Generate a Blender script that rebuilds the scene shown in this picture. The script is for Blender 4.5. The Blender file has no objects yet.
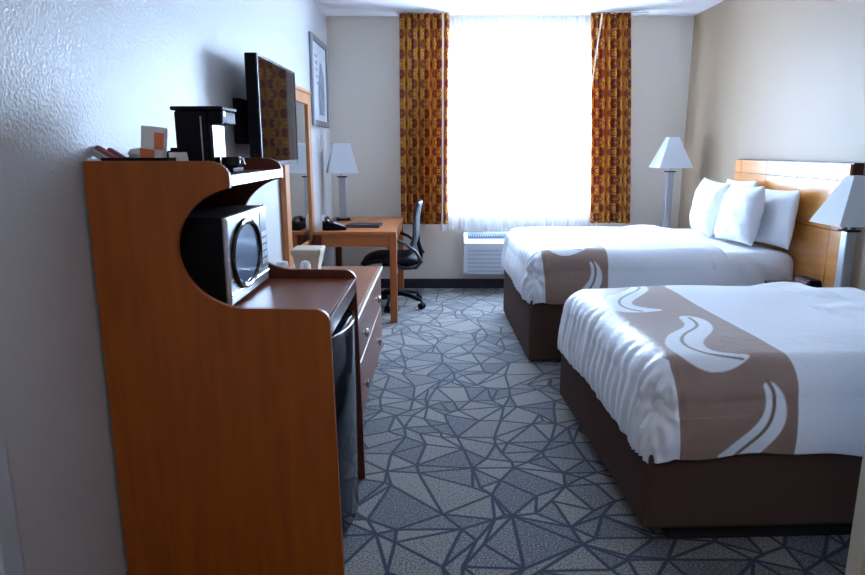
import bpy, bmesh, math, random
import numpy as np
from mathutils import Vector, Matrix, geometry
random.seed(7)
PI = math.pi
scene = bpy.context.scene
COL = scene.collection

# ------------------------------------------------------------------ camera
cam_d = bpy.data.cameras.new('camera'); cam = bpy.data.objects.new('camera', cam_d); COL.objects.link(cam)
cam_d.sensor_width = 36.0; cam_d.lens = 36.0*650/865; cam_d.clip_start = 0.02
PITCH = math.atan(139.5/650); YAW = math.atan(4.5/650*math.cos(PITCH))
cam.location = (0, 0, 1.40); cam.rotation_euler = (PI/2-PITCH, 0, YAW)
scene.camera = cam

# ------------------------------------------------------------------ light
scene.view_settings.view_transform = 'Standard'; scene.view_settings.look = 'None'
scene.view_settings.gamma = 1; scene.view_settings.use_curve_mapping = False
scene.view_settings.exposure = 0.33
w = bpy.data.worlds.new('sky'); scene.world = w; w.use_nodes = True
w.node_tree.nodes['Background'].inputs['Color'].default_value = (0.66, 0.82, 1.0, 1)
w.node_tree.nodes['Background'].inputs['Strength'].default_value = 3.0

def area(name, loc, rot, sx, sy, power, color, spread=PI):
    l = bpy.data.lights.new(name, 'AREA'); l.shape = 'RECTANGLE'; l.size = sx; l.size_y = sy
    l.energy = power; l.color = color; l.spread = spread
    o = bpy.data.objects.new(name, l); COL.objects.link(o); o.location = loc; o.rotation_euler = rot
    return o
area('daylight', (0.80, 6.90, 1.75), (-PI/2, 0, 0), 2.1, 2.2, 600, (0.56, 0.745, 1.0))
# the entry hall's ceiling light, behind the photographer
area('hall_light', (0.0, -0.4, 2.55), (0, 0, 0), 0.35, 0.35, 10, (1.0, 0.88, 0.76))

# ------------------------------------------------------------------ materials
def lin(c):
    return tuple(((v/255/12.92) if v/255 <= 0.04045 else ((v/255+0.055)/1.055)**2.4) for v in c) + (1,)
def mat(name, rgb, rough=0.5, metal=0.0, spec=0.5, coat=0.0, bump=None, var=None, sheen=0.0):
    m = bpy.data.materials.new(name); m.use_nodes = True
    nt = m.node_tree; p = nt.nodes['Principled BSDF']
    p.inputs['Base Color'].default_value = lin(rgb); p.inputs['Roughness'].default_value = rough
    p.inputs['Metallic'].default_value = metal; p.inputs['Specular IOR Level'].default_value = spec
    p.inputs['Coat Weight'].default_value = coat; p.inputs['Coat Roughness'].default_value = 0.12
    p.inputs['Sheen Weight'].default_value = sheen
    tc = nt.nodes.new('ShaderNodeTexCoord')
    if var:            # (scale, amount) gentle colour variation
        n = nt.nodes.new('ShaderNodeTexNoise'); n.inputs['Scale'].default_value = var[0]; n.inputs['Detail'].default_value = 4
        r = nt.nodes.new('ShaderNodeMix'); r.data_type = 'RGBA'
        a = [max(0, v*(1-var[1])) for v in rgb]; b = [min(255, v*(1+var[1])) for v in rgb]
        r.inputs[6].default_value = lin(a); r.inputs[7].default_value = lin(b)
        nt.links.new(tc.outputs['Object'], n.inputs['Vector']); nt.links.new(n.outputs[0], r.inputs[0])
        nt.links.new(r.outputs[2], p.inputs['Base Color'])
    if bump:           # (scale, strength, distance)
        n2 = nt.nodes.new('ShaderNodeTexNoise'); n2.inputs['Scale'].default_value = bump[0]; n2.inputs['Detail'].default_value = 3
        b = nt.nodes.new('ShaderNodeBump'); b.inputs['Strength'].default_value = bump[1]; b.inputs['Distance'].default_value = bump[2]
        nt.links.new(tc.outputs['Object'], n2.inputs['Vector']); nt.links.new(n2.outputs[0], b.inputs['Height'])
        nt.links.new(b.outputs[0], p.inputs['Normal'])
    return m
def wood(name, dark, light, rough, axis='Z', coat=0.0, scale=9):
    m = mat(name, light, rough, coat=coat); nt = m.node_tree; p = nt.nodes['Principled BSDF']
    tc = nt.nodes.new('ShaderNodeTexCoord'); mp = nt.nodes.new('ShaderNodeMapping')
    s = [scale*1.0]*3; s['XYZ'.index(axis)] = scale*0.10; mp.inputs['Scale'].default_value = s
    n = nt.nodes.new('ShaderNodeTexNoise'); n.inputs['Scale'].default_value = 3; n.inputs['Detail'].default_value = 6; n.inputs['Distortion'].default_value = 0.6
    r = nt.nodes.new('ShaderNodeValToRGB'); r.color_ramp.elements[0].position = 0.3; r.color_ramp.elements[1].position = 0.7
    r.color_ramp.elements[0].color = lin(dark); r.color_ramp.elements[1].color = lin(light)
    nt.links.new(tc.outputs['Object'], mp.inputs[0]); nt.links.new(mp.outputs[0], n.inputs['Vector'])
    nt.links.new(n.outputs[0], r.inputs[0]); nt.links.new(r.outputs[0], p.inputs['Base Color'])
    return m
def attr_mat(name, rough, attr='Col', bump=None, sheen=0.0, spec=0.3):
    m = mat(name, (200, 200, 200), rough, bump=bump, sheen=sheen, spec=spec); nt = m.node_tree
    a = nt.nodes.new('ShaderNodeVertexColor'); a.layer_name = attr
    nt.links.new(a.outputs[0], nt.nodes['Principled BSDF'].inputs['Base Color'])
    return m

M = {}
M['wall'] = mat('wall_paint', (204, 204, 206), 0.42, spec=0.5, bump=(95, 0.5, 0.005))
M['wall_tan'] = mat('tan_wall_paint', (154, 132, 110), 0.45, spec=0.35, bump=(95, 0.45, 0.005))
M['wall_window'] = mat('window_wall_paint', (224, 214, 200), 0.6, spec=0.3, bump=(90, 0.3, 0.004))
M['ceiling'] = mat('ceiling_paint', (240, 241, 243), 0.7, bump=(60, 0.25, 0.004))
M['baseboard'] = mat('navy_vinyl_base', (28, 32, 52), 0.5)
M['trim'] = mat('beige_trim_paint', (196, 186, 166), 0.45)
M['door'] = wood('brown_door_wood', (112, 58, 20), (138, 76, 30), 0.4)
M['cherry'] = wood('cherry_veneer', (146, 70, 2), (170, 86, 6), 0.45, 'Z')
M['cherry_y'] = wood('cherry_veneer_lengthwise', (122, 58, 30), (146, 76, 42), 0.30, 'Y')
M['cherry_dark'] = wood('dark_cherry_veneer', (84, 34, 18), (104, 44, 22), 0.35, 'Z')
M['dresser'] = wood('dresser_veneer', (150, 92, 64), (174, 112, 80), 0.28, 'Y')
M['dresser_front'] = wood('dresser_front_veneer', (128, 84, 66), (148, 100, 80), 0.32, 'Y')
M['edge'] = mat('pale_edge_band', (214, 190, 168), 0.25)
M['desk'] = wood('desk_wood', (172, 98, 52), (196, 118, 66), 0.32, 'X')
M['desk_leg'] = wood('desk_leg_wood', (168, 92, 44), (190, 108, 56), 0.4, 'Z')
M['maple'] = wood('honey_headboard_wood', (196, 126, 58), (218, 148, 74), 0.27, 'Y', coat=0.3)
M['dark_wood'] = wood('dark_brown_wood', (56, 34, 26), (72, 44, 32), 0.4)
M['mirror_frame'] = wood('mirror_frame_wood', (186, 118, 66), (206, 138, 84), 0.35)
M['mirror'] = mat('mirror_glass', (225, 230, 232), 0.02, metal=1.0)
M['black'] = mat('black_plastic', (15, 15, 22), 0.55, spec=0.15)
M['black_gloss'] = mat('glossy_black_plastic', (10, 10, 14), 0.12)
M['screen'] = mat('tv_screen_glass', (20, 20, 22), 0.035, spec=1.0)
M['chrome'] = mat('polished_chrome', (220, 222, 226), 0.12, metal=1.0)
M['silver'] = mat('brushed_silver', (190, 194, 200), 0.32, metal=0.85)
M['steel'] = mat('lamp_column_metal', (178, 184, 192), 0.28, metal=0.7)
M['shade'] = mat('white_lamp_shade', (232, 234, 238), 0.8, bump=(300, 0.1, 0.001))
M['shade'].node_tree.nodes['Principled BSDF'].inputs['Subsurface Weight'].default_value = 0.0
M['white_pl'] = mat('white_plastic', (226, 228, 230), 0.4)
M['ac'] = mat('off_white_ac_plastic', (205, 208, 212), 0.45)
M['ac_dark'] = mat('grey_vent_slats', (120, 132, 156), 0.5)
M['paper'] = mat('white_paper', (235, 235, 235), 0.8)
M['orange_paper'] = mat('orange_print', (232, 128, 84), 0.7)
M['red_paper'] = mat('dull_red_paper', (168, 92, 92), 0.7)
M['beige_pl'] = mat('beige_ribbed_plastic', (196, 186, 164), 0.5)
M['linen'] = mat('white_linen', (236, 238, 244), 0.85, sheen=0.2, bump=(14, 0.35, 0.02))
M['skirt'] = mat('brown_box_fabric', (80, 60, 54), 0.95, spec=0.1, sheen=0.0, bump=(400, 0.3, 0.001))
M['plinth'] = mat('black_bed_plinth', (20, 18, 24), 0.9)
M['mesh_fab'] = mat('black_mesh_fabric', (26, 28, 38), 0.75, bump=(500, 0.4, 0.001))
M['grey_metal'] = mat('grey_painted_metal', (120, 126, 136), 0.35, metal=0.5)
M['pic_frame'] = mat('pewter_frame', (140, 144, 148), 0.35, metal=0.5)
M['chair_frame'] = mat('charcoal_chair_frame', (66, 72, 84), 0.4, metal=0.3)
M['mat_board'] = mat('pale_mat_board', (214, 220, 230), 0.7)
M['print'] = mat('grey_print', (140, 150, 168), 0.5, var=(14, 0.35))
M['fridge_door'] = mat('glossy_dark_fridge_door', (30, 38, 52), 0.12, spec=0.8)
M['micro_face'] = mat('silver_microwave_face', (200, 204, 212), 0.22, metal=0.4)
M['liner'] = mat('pale_curtain_liner', (226, 208, 180), 0.8)
M['red_glow'] = mat('dark_red_plastic', (110, 30, 40), 0.4)
M['groove'] = mat('groove_shadow_line', (92, 56, 28), 0.6)

# thin window glass (lets the daylight straight through)
def glass():
    m = bpy.data.materials.new('window_glass'); m.use_nodes = True; nt = m.node_tree
    nt.nodes.remove(nt.nodes['Principled BSDF']); out = nt.nodes['Material Output']
    t = nt.nodes.new('ShaderNodeBsdfTransparent'); g = nt.nodes.new('ShaderNodeBsdfGlossy'); g.inputs['Roughness'].default_value = 0.02
    mx = nt.nodes.new('ShaderNodeMixShader'); mx.inputs[0].default_value = 0.06
    nt.links.new(t.outputs[0], mx.inputs[1]); nt.links.new(g.outputs[0], mx.inputs[2]); nt.links.new(mx.outputs[0], out.inputs[0])
    return m
M['glass'] = glass()
def sheer():
    m = bpy.data.materials.new('white_sheer_fabric'); m.use_nodes = True; nt = m.node_tree
    nt.nodes.remove(nt.nodes['Principled BSDF']); out = nt.nodes['Material Output']
    t = nt.nodes.new('ShaderNodeBsdfTransparent')
    tr = nt.nodes.new('ShaderNodeBsdfTranslucent'); tr.inputs[0].default_value = (0.86, 0.92, 1.0, 1)
    d = nt.nodes.new('ShaderNodeBsdfDiffuse'); d.inputs[0].default_value = (0.86, 0.90, 0.96, 1)
    m1 = nt.nodes.new('ShaderNodeMixShader'); m1.inputs[0].default_value = 0.35
    m2 = nt.nodes.new('ShaderNodeMixShader'); m2.inputs[0].default_value = 0.62
    nt.links.new(tr.outputs[0], m1.inputs[1]); nt.links.new(d.outputs[0], m1.inputs[2])
    nt.links.new(t.outputs[0], m2.inputs[1]); nt.links.new(m1.outputs[0], m2.inputs[2]); nt.links.new(m2.outputs[0], out.inputs[0])
    return m
M['sheer'] = sheer()

def math_node(nt, op, a, b=None, c=None):
    n = nt.nodes.new('ShaderNodeMath'); n.operation = op
    for i, v in enumerate((a, b, c)):
        if v is None: continue
        if isinstance(v, (int, float)): n.inputs[i].default_value = v
        else: nt.links.new(v, n.inputs[i])
    return n.outputs[0]
def curtain_mat():
    m = mat('orange_circle_curtain_fabric', (190, 110, 30), 0.8); nt = m.node_tree; p = nt.nodes['Principled BSDF']
    uv = nt.nodes.new('ShaderNodeUVMap'); uv.uv_map = 'UVMap'
    sp = nt.nodes.new('ShaderNodeSeparateXYZ'); nt.links.new(uv.outputs[0], sp.inputs[0])
    K = 1/0.088
    u = math_node(nt, 'MULTIPLY', sp.outputs[0], K); v = math_node(nt, 'MULTIPLY', sp.outputs[1], K)
    fu = math_node(nt, 'FLOOR', u); fv = math_node(nt, 'FLOOR', v)
    par = math_node(nt, 'MODULO', math_node(nt, 'ABSOLUTE', math_node(nt, 'ADD', fu, fv)), 2.0)
    du = math_node(nt, 'SUBTRACT', math_node(nt, 'SUBTRACT', u, fu), 0.5)
    dv = math_node(nt, 'SUBTRACT', math_node(nt, 'SUBTRACT', v, fv), 0.5)
    r = math_node(nt, 'SQRT', math_node(nt, 'ADD', math_node(nt, 'MULTIPLY', du, du), math_node(nt, 'MULTIPLY', dv, dv)))
    def ramp(stops):
        c = nt.nodes.new('ShaderNodeValToRGB'); c.color_ramp.interpolation = 'CONSTANT'
        while len(c.color_ramp.elements) < len(stops): c.color_ramp.elements.new(0.5)
        for e, (q, col) in zip(c.color_ramp.elements, stops): e.position = q; e.color = lin(col)
        nt.links.new(r, c.inputs[0]); return c.outputs[0]
    maroon = (134, 58, 38); gold = (200, 132, 40); yel = (222, 170, 72); mid = (160, 84, 42)
    A = ramp([(0, gold), (0.10, yel), (0.24, maroon), (0.34, yel), (0.42, gold)])
    B = ramp([(0, gold), (0.08, maroon), (0.43, mid), (0.50, gold)])
    mx = nt.nodes.new('ShaderNodeMix'); mx.data_type = 'RGBA'
    nt.links.new(par, mx.inputs[0]); nt.links.new(A, mx.inputs[6]); nt.links.new(B, mx.inputs[7])
    nt.links.new(mx.outputs[2], p.inputs['Base Color'])
    # lets a little daylight through the cloth
    tr = nt.nodes.new('ShaderNodeBsdfTranslucent'); nt.links.new(mx.outputs[2], tr.inputs[0])
    ms = nt.nodes.new('ShaderNodeMixShader'); ms.inputs[0].default_value = 0.34
    nt.links.new(p.outputs[0], ms.inputs[1]); nt.links.new(tr.outputs[0], ms.inputs[2])
    nt.links.new(ms.outputs[0], nt.nodes['Material Output'].inputs[0])
    return m
M['curtain'] = curtain_mat()
def shade_mat():
    m = M['shade']; nt = m.node_tree; p = nt.nodes['Principled BSDF']
    tr = nt.nodes.new('ShaderNodeBsdfTranslucent'); tr.inputs[0].default_value = (0.85, 0.88, 0.93, 1)
    ms = nt.nodes.new('ShaderNodeMixShader'); ms.inputs[0].default_value = 0.35
    nt.links.new(p.outputs[0], ms.inputs[1]); nt.links.new(tr.outputs[0], ms.inputs[2])
    nt.links.new(ms.outputs[0], nt.nodes['Material Output'].inputs[0])
shade_mat()
def carpet_mat():
    m = mat('patterned_carpet', (100, 110, 125), 0.95, spec=0.1, sheen=0.25); nt = m.node_tree; p = nt.nodes['Principled BSDF']
    a = nt.nodes.new('ShaderNodeAttribute'); a.attribute_name = 'edges'
    s = nt.nodes.new('ShaderNodeAttribute'); s.attribute_name = 'tone'
    sp = nt.nodes.new('ShaderNodeSeparateXYZ'); nt.links.new(a.outputs['Vector'], sp.inputs[0])
    d = math_node(nt, 'MINIMUM', math_node(nt, 'MINIMUM', sp.outputs[0], sp.outputs[1]), sp.outputs[2])
    tc = nt.nodes.new('ShaderNodeTexCoord')
    g = nt.nodes.new('ShaderNodeTexNoise'); g.inputs['Scale'].default_value = 170; g.inputs['Detail'].default_value = 2
    nt.links.new(tc.outputs['Object'], g.inputs['Vector'])
    dj = math_node(nt, 'ADD', d, math_node(nt, 'MULTIPLY', math_node(nt, 'SUBTRACT', g.outputs[0], 0.5), 0.006))
    line = nt.nodes.new('ShaderNodeMapRange'); line.inputs[1].default_value = 0.0045; line.inputs[2].default_value = 0.0095
    nt.links.new(dj, line.inputs[0])
    g2 = nt.nodes.new('ShaderNodeTexNoise'); g2.inputs['Scale'].default_value = 130; g2.inputs['Detail'].default_value = 2
    nt.links.new(tc.outputs['Object'], g2.inputs['Vector'])
    t = math_node(nt, 'ADD', s.outputs['Fac'], math_node(nt, 'MULTIPLY', math_node(nt, 'SUBTRACT', g2.outputs[0], 0.5), 4.6))
    tone = nt.nodes.new('ShaderNodeMix'); tone.data_type = 'RGBA'
    tone.inputs[6].default_value = lin((74, 80, 94)); tone.inputs[7].default_value = lin((142, 138, 130))
    nt.links.new(t, tone.inputs[0])
    fin = nt.nodes.new('ShaderNodeMix'); fin.data_type = 'RGBA'; fin.inputs[6].default_value = lin((38, 48, 68))
    nt.links.new(line.outputs[0], fin.inputs[0]); nt.links.new(tone.outputs[2], fin.inputs[7])
    nt.links.new(fin.outputs[2], p.inputs['Base Color'])
    b = nt.nodes.new('ShaderNodeBump'); b.inputs['Strength'].default_value = 0.5; b.inputs['Distance'].default_value = 0.004
    nt.links.new(g2.outputs[0], b.inputs['Height']); nt.links.new(b.outputs[0], p.inputs['Normal'])
    return m
M['carpet'] = carpet_mat()

# ------------------------------------------------------------------ mesh helpers
class MB:
    def __init__(s): s.bm = bmesh.new()
    def box(s, a, b, bev=0.0, seg=2, rot=None, piv=None):
        c = [(a[i]+b[i])/2 for i in range(3)]; d = [abs(b[i]-a[i]) for i in range(3)]
        r = bmesh.ops.create_cube(s.bm, size=1.0, matrix=Matrix.Translation(c) @ Matrix.Diagonal((d[0], d[1], d[2], 1)))
        vs = r['verts']
        if bev:
            es = list({e for v in vs for e in v.link_edges})
            r2 = bmesh.ops.bevel(s.bm, geom=es, offset=bev, segments=seg, affect='EDGES', profile=0.5)
            vs = list({v for f in r2['faces'] for v in f.verts} | {v for v in vs if v.is_valid})
        if rot is not None:
            bmesh.ops.rotate(s.bm, verts=vs, cent=piv or c, matrix=rot)
        return s
    def prism(s, pts, y0, y1, axis='Y', bev=0.0):
        """closed outline extruded along an axis; pts are the other two coordinates"""
        def P(p, t):
            if axis == 'Y': return (p[0], t, p[1])
            if axis == 'X': return (t, p[0], p[1])
            return (p[0], p[1], t)
        v0 = [s.bm.verts.new(P(p, y0)) for p in pts]; f = s.bm.faces.new(v0)
        r = bmesh.ops.extrude_face_region(s.bm, geom=[f]); vs = [e for e in r['geom'] if isinstance(e, bmesh.types.BMVert)]
        d = Vector(P((0, 0), y1-y0)) if axis != 'Y' else Vector((0, y1-y0, 0))
        if axis == 'X': d = Vector((y1-y0, 0, 0))
        if axis == 'Z': d = Vector((0, 0, y1-y0))
        bmesh.ops.translate(s.bm, vec=d, verts=vs)
        allf = list({g for v in v0+vs for g in v.link_faces})
        bmesh.ops.recalc_face_normals(s.bm, faces=allf)
        if bev:
            es = [e for e in {e for v in v0+vs for e in v.link_edges} if len(e.link_faces) == 2 and e.calc_face_angle(0) > 0.9]
            bmesh.ops.bevel(s.bm, geom=es, offset=bev, segments=2, affect='EDGES', profile=0.5)
        return s
    def lathe(s, prof, c=(0, 0, 0), n=24, axis='Z', cap=True):
        rings = []
        for r, h in prof:
            ring = []
            for k in range(n):
                t = 2*PI*k/n; a, b = r*math.cos(t), r*math.sin(t)
                p = (a, b, h) if axis == 'Z' else ((h, a, b) if axis == 'X' else (b, h, a))
                ring.append(s.bm.verts.new((p[0]+c[0], p[1]+c[1], p[2]+c[2])))
            rings.append(ring)
        for i in range(len(rings)-1):
            for k in range(n):
                s.bm.faces.new((rings[i][k], rings[i][(k+1) % n], rings[i+1][(k+1) % n], rings[i+1][k]))
        if cap:
            s.bm.faces.new(rings[0][::-1]); s.bm.faces.new(rings[-1])
        return s
    def frustum(s, c, b, t, h, rz=0.0, thick=0.004):
        """hollow square lamp shade: half sizes b, t at z0 and z0+h"""
        def ring(q, z): return [s.bm.verts.new((c[0]+q*math.cos(rz+PI/4+k*PI/2)*1.41421, c[1]+q*math.sin(rz+PI/4+k*PI/2)*1.41421, z)) for k in range(4)]
        R = [ring(b, c[2]), ring(t, c[2]+h), ring(t-thick, c[2]+h), ring(b-thick, c[2])]
        for i in range(4):
            A, B = R[i], R[(i+1) % 4]
            for k in range(4): s.bm.faces.new((A[k], A[(k+1) % 4], B[(k+1) % 4], B[k]))
        return s
    def tube(s, pts, r, n=10, closed=False):
        pts = [Vector(p) for p in pts]; rr = r if isinstance(r, (list, tuple)) else [r]*len(pts)
        rings = []; prev = None; N = len(pts)
        for i, p in enumerate(pts):
            if closed: t = pts[(i+1) % N]-pts[i-1]
            else: t = pts[min(i+1, N-1)]-pts[max(i-1, 0)]
            t.normalize()
            if prev is None:
                ref = Vector((0, 0, 1)) if abs(t.z) < 0.9 else Vector((1, 0, 0)); u = t.cross(ref).normalized()
            else: u = (prev-t*prev.dot(t)).normalized()
            prev = u; v = t.cross(u)
            rings.append([s.bm.verts.new(p+(u*math.cos(2*PI*k/n)+v*math.sin(2*PI*k/n))*rr[i]) for k in range(n)])
        for i in range(N if closed else N-1):
            A, B = rings[i], rings[(i+1) % N]
            for k in range(n): s.bm.faces.new((A[k], A[(k+1) % n], B[(k+1) % n], B[k]))
        if not closed: s.bm.faces.new(rings[0][::-1]); s.bm.faces.new(rings[-1])
        return s
    def build(s, name, m, parent=None, loc=(0, 0, 0), smooth=False, rot=(0, 0, 0), recalc=True):
        if recalc: bmesh.ops.recalc_face_normals(s.bm, faces=s.bm.faces)
        me = bpy.data.meshes.new(name); s.bm.to_mesh(me); s.bm.free()
        o = bpy.data.objects.new(name, me); COL.objects.link(o); me.materials.append(m)
        o.location = loc; o.rotation_euler = rot
        if smooth:
            for p in me.polygons: p.use_smooth = True
            if smooth != 'all': me.set_sharp_from_angle(angle=math.radians(40))
        if parent: o.parent = parent
        return o
def grid_obj(name, P, m, parent=None, uvs=None, cols=None, closed=False, loc=(0, 0, 0)):
    """P: array (a,b,3) of points -> smooth grid mesh"""
    a, b, _ = P.shape; verts = P.reshape(-1, 3)
    idx = np.arange(a*b).reshape(a, b)
    q = np.stack([idx[:-1, :-1], idx[1:, :-1], idx[1:, 1:], idx[:-1, 1:]], -1).reshape(-1, 4)
    me = bpy.data.meshes.new(name); me.from_pydata(verts.tolist(), [], q.tolist()); me.update()
    if uvs is not None:
        L = me.uv_layers.new(name='UVMap'); U = uvs.reshape(-1, 2)[q.reshape(-1)]
        L.data.foreach_set('uv', U.astype(np.float32).ravel())
    if cols is not None:
        ca = me.color_attributes.new('Col', 'FLOAT_COLOR', 'POINT'); ca.data.foreach_set('color', cols.reshape(-1, 4).astype(np.float32).ravel())
    for p in me.polygons: p.use_smooth = True
    me.materials.append(m); o = bpy.data.objects.new(name, me); COL.objects.link(o); o.location = loc
    if parent: o.parent = parent
    return o
def tag(o, label=None, cat=None, group=None, kind=None):
    if label: o['label'] = label
    if cat: o['category'] = cat
    if group: o['group'] = group
    if kind: o['kind'] = kind
    return o
def thing(name, label, cat, loc=(0, 0, 0), rz=0, group=None):
    o = bpy.data.objects.new(name, None); COL.objects.link(o); o.location = loc; o.rotation_euler = (0, 0, rz)
    o.empty_display_size = 0.1
    return tag(o, label, cat, group)
def struct(o): return tag(o, kind='structure')
def copy_tree(o, parent=None):
    c = o.copy(); COL.objects.link(c); c.parent = parent
    for ch in list(o.children): copy_tree(ch, c)
    return c

# ------------------------------------------------------------------ room shell
XL, XR, YB, YF, H = -1.044, 2.409, 6.50, -1.6, 2.61
WX0, WX1, WZ0, WZ1 = -0.02, 1.62, 0.80, 2.38       # window opening
# floor: a fractured carpet pattern drawn by irregular triangles
def floor():
    rnd = random.Random(11); pts = []; x0, x1, y0, y1 = XL-0.12, XR+0.12, YF-0.12, YB+0.2
    sp = 0.128; ny = int((y1-y0)/sp)+1; nx = int((x1-x0)/sp)+1
    for j in range(ny+1):
        for i in range(nx+1):
            e = i in (0, nx) or j in (0, ny)
            x = x0+(x1-x0)*i/nx+(0 if i in (0, nx) else rnd.uniform(-0.072, 0.072)); y = y0+(y1-y0)*j/ny+(0 if j in (0, ny) else rnd.uniform(-0.072, 0.072))
            if not e and rnd.random() < 0.22: continue
            pts.append(Vector((x, y)))
            if not e and rnd.random() < 0.16: pts.append(Vector((x+rnd.uniform(.05, .09), y+rnd.uniform(-.08, .08))))
    vs, es, fs, *_ = geometry.delaunay_2d_cdt(pts, [], [], 0, 1e-4)
    ek = {}
    for fi, f in enumerate(fs):
        for k in range(3): ek.setdefault(tuple(sorted((f[k], f[(k+1) % 3]))), []).append(fi)
    tone = [rnd.choice((0.2, 0.4, 0.6, 0.7, 0.85)) for _ in fs]
    dropped = set(); used = set()
    for e, l in sorted(ek.items()):
        if len(l) == 2 and rnd.random() < 0.20 and l[0] not in used and l[1] not in used:
            dropped.add(e); used.update(l); tone[l[1]] = tone[l[0]]
    me = bpy.data.meshes.new('floor'); me.from_pydata([(v.x, v.y, 0) for v in vs], [], [list(f) for f in fs]); me.update()
    ea = me.attributes.new('edges', 'FLOAT_VECTOR', 'CORNER'); ta = me.attributes.new('tone', 'FLOAT', 'FACE')
    for p in me.polygons:
        ta.data[p.index].value = tone[p.index]
        V = list(p.vertices)
        alt = []
        for k in range(3):
            a, b = V[(k+1) % 3], V[(k+2) % 3]
            A, B, C = vs[a], vs[b], vs[V[k]]
            h = abs((B-A).cross(C-A))/max(1e-6, (B-A).length)
            alt.append((h, tuple(sorted((a, b))) in dropped))
        for k, li in enumerate(p.loop_indices):
            vec = [0, 0, 0]
            for q in range(3):
                h, dr = alt[q]
                vec[q] = 1.0 if dr else (h if q == k else 0.0)
            ea.data[li].vector = vec
    me.materials.append(M['carpet']); o = bpy.data.objects.new('floor', me); COL.objects.link(o); return struct(o)
fl = floor()
T = 0.12
struct(MB().box((XL-T, YF-T, H), (XR+T, YB+0.2, H+0.1)).build('ceiling', M['ceiling']))
struct(MB().box((XL-T, YF, 0), (XL, YB, H)).build('wall_left', M['wall']))
struct(MB().box((XR, 1.2, 0), (XR+T, YB, H)).build('wall_right', M['wall_tan']))
wb = MB()
wb.box((XL-T, YB, 0), (WX0, YB+0.2, H)); wb.box((WX1, YB, 0), (XR+T, YB+0.2, H))
wb.box((WX0, YB, 0), (WX1, YB+0.2, WZ0)); wb.box((WX0, YB, WZ1), (WX1, YB+0.2, H))
struct(wb.build('wall_back', M['wall_window']))
struct(MB().box((XL-T, YF-T, 0), (0.98+T, YF, H)).build('wall_front', M['wall']))
struct(MB().box((0.98, YF, 0), (XR+T, 1.33, H)).build('wall_entry', M['wall']))
struct(MB().box((XL+0.001, YB-0.012, 0), (XR, YB, 0.098), 0.003).build('baseboard_back', M['baseboard']))
struct(MB().box((XL, 2.60, 0), (XL+0.012, YB-0.013, 0.098), 0.003).build('baseboard_left', M['baseboard']))
struct(MB().box((XR-0.012, 1.34, 0), (XR, YB-0.013, 0.098), 0.003).build('baseboard_right', M['baseboard']))
tr1 = MB(); tr1.box((XL, 1.36, 0), (XL+0.018, 1.43, 2.12), 0.004); tr1.box((XL, 0.45, 2.05), (XL+0.018, 1.36, 2.12), 0.004)
struct(tr1.build('trim_1', mat('pale_blue_grey_casing', (196, 202, 212), 0.4)))
struct(MB().box((0.94, 1.285, 0), (0.98, 1.332, 2.12), 0.003).build('trim_2', M['trim']))
d1 = struct(MB().box((0.953, 0.42, 0.01), (0.979, 1.28, 2.05), 0.003).build('door_1', M['door']))
MB().lathe([(0.012, 0), (0.012, -0.04), (0.026, -0.045), (0.03, -0.06), (0.02, -0.075), (0.002, -0.077)], (0.952, 0.50, 1.0), axis='X').build('door_knob', M['silver'], d1, smooth=True)
wf = MB()
for a, b in (((WX0, WZ0), (WX0+.05, WZ1)), ((WX1-.05, WZ0), (WX1, WZ1)), ((WX0+.05, WZ0), (WX1-.05, WZ0+.05)), ((WX0+.05, WZ1-.05), (WX1-.05, WZ1))):
    wf.box((a[0], YB+0.11, a[1]), (b[0], YB+0.16, b[1]), 0.004)
win = struct(wf.build('window_1', M['white_pl']))
MB().box((WX0+.05, YB+0.132, WZ0+.05), (WX1-.05, YB+0.136, WZ1-.05)).build('glass_pane', M['glass'], win)
MB().box((WX0, YB-0.02, WZ0-0.03), (WX1, YB+0.11, WZ0-0.001), 0.005).build('window_sill', M['white_pl'], win)

# ------------------------------------------------------------------ curtains
def curtain(name, label, xt0, xt1, xb0, xb1, y, z0, z1, n, amp, seed, sag=None):
    rnd = random.Random(seed); a, b = 200, 70
    ph = [rnd.uniform(0, 6.28) for _ in range(4)]
    P = np.zeros((a, b, 3)); UV = np.zeros((a, b, 2))
    gather = 2.3
    for i in range(a):
        s = i/(a-1)
        for j in range(b):
            t = j/(b-1); z = z1+(z0-z1)*t
            e = t
            x0 = xt0+(xb0-xt0)*e; x1 = xt1+(xb1-xt1)*e
            wv = math.sin(2*PI*n*s+ph[0]+0.5*math.sin(3*s+ph[1])+0.5*math.sin(2.2*t+6*s))+0.35*math.sin(2*PI*n*1.9*s+ph[2]+t*1.3)
            A = amp*(0.55+0.45*min(1, t*3))
            x = x0+(x1-x0)*s+0.16*A*math.cos(2*PI*n*s+ph[0]+.6)*(1 if 0.02 < s < 0.98 else 0)
            P[i, j] = (x, y+A*wv*0.75, z-(0.006*math.sin(2*PI*n*s+ph[0]) if j == b-1 else 0)); UV[i, j] = (s*(xt1-xt0)*gather, z)
    o = grid_obj('curtain_panel', P, M['curtain'], None, UV)
    sol = o.modifiers.new('thick', 'SOLIDIFY'); sol.thickness = 0.003
    return o
root = thing('window_curtain', 'orange and maroon circle-print curtain hanging left of the window, beside the desk', 'curtain', (0, 0, 0), group='printed window curtains')
curtain('l', '', -0.345, 0.112, -0.345, 0.112, 6.31, 0.675, 2.598, 8, 0.062, 3).parent = root
MB().box((-0.02, 0, 0), (-0.005, 0.004, 1.9)).build('liner_edge', M['liner'], root, (0.066, 6.235, 0.69))
root = thing('window_curtain', 'orange and maroon circle-print curtain hanging right of the window, above the far bed', 'curtain', (0, 0, 0), group='printed window curtains')
curtain('r', '', 1.395, 1.755, 1.480, 1.865, 6.31, 0.690, 2.598, 7, 0.062, 5, sag=1).parent = root
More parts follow.
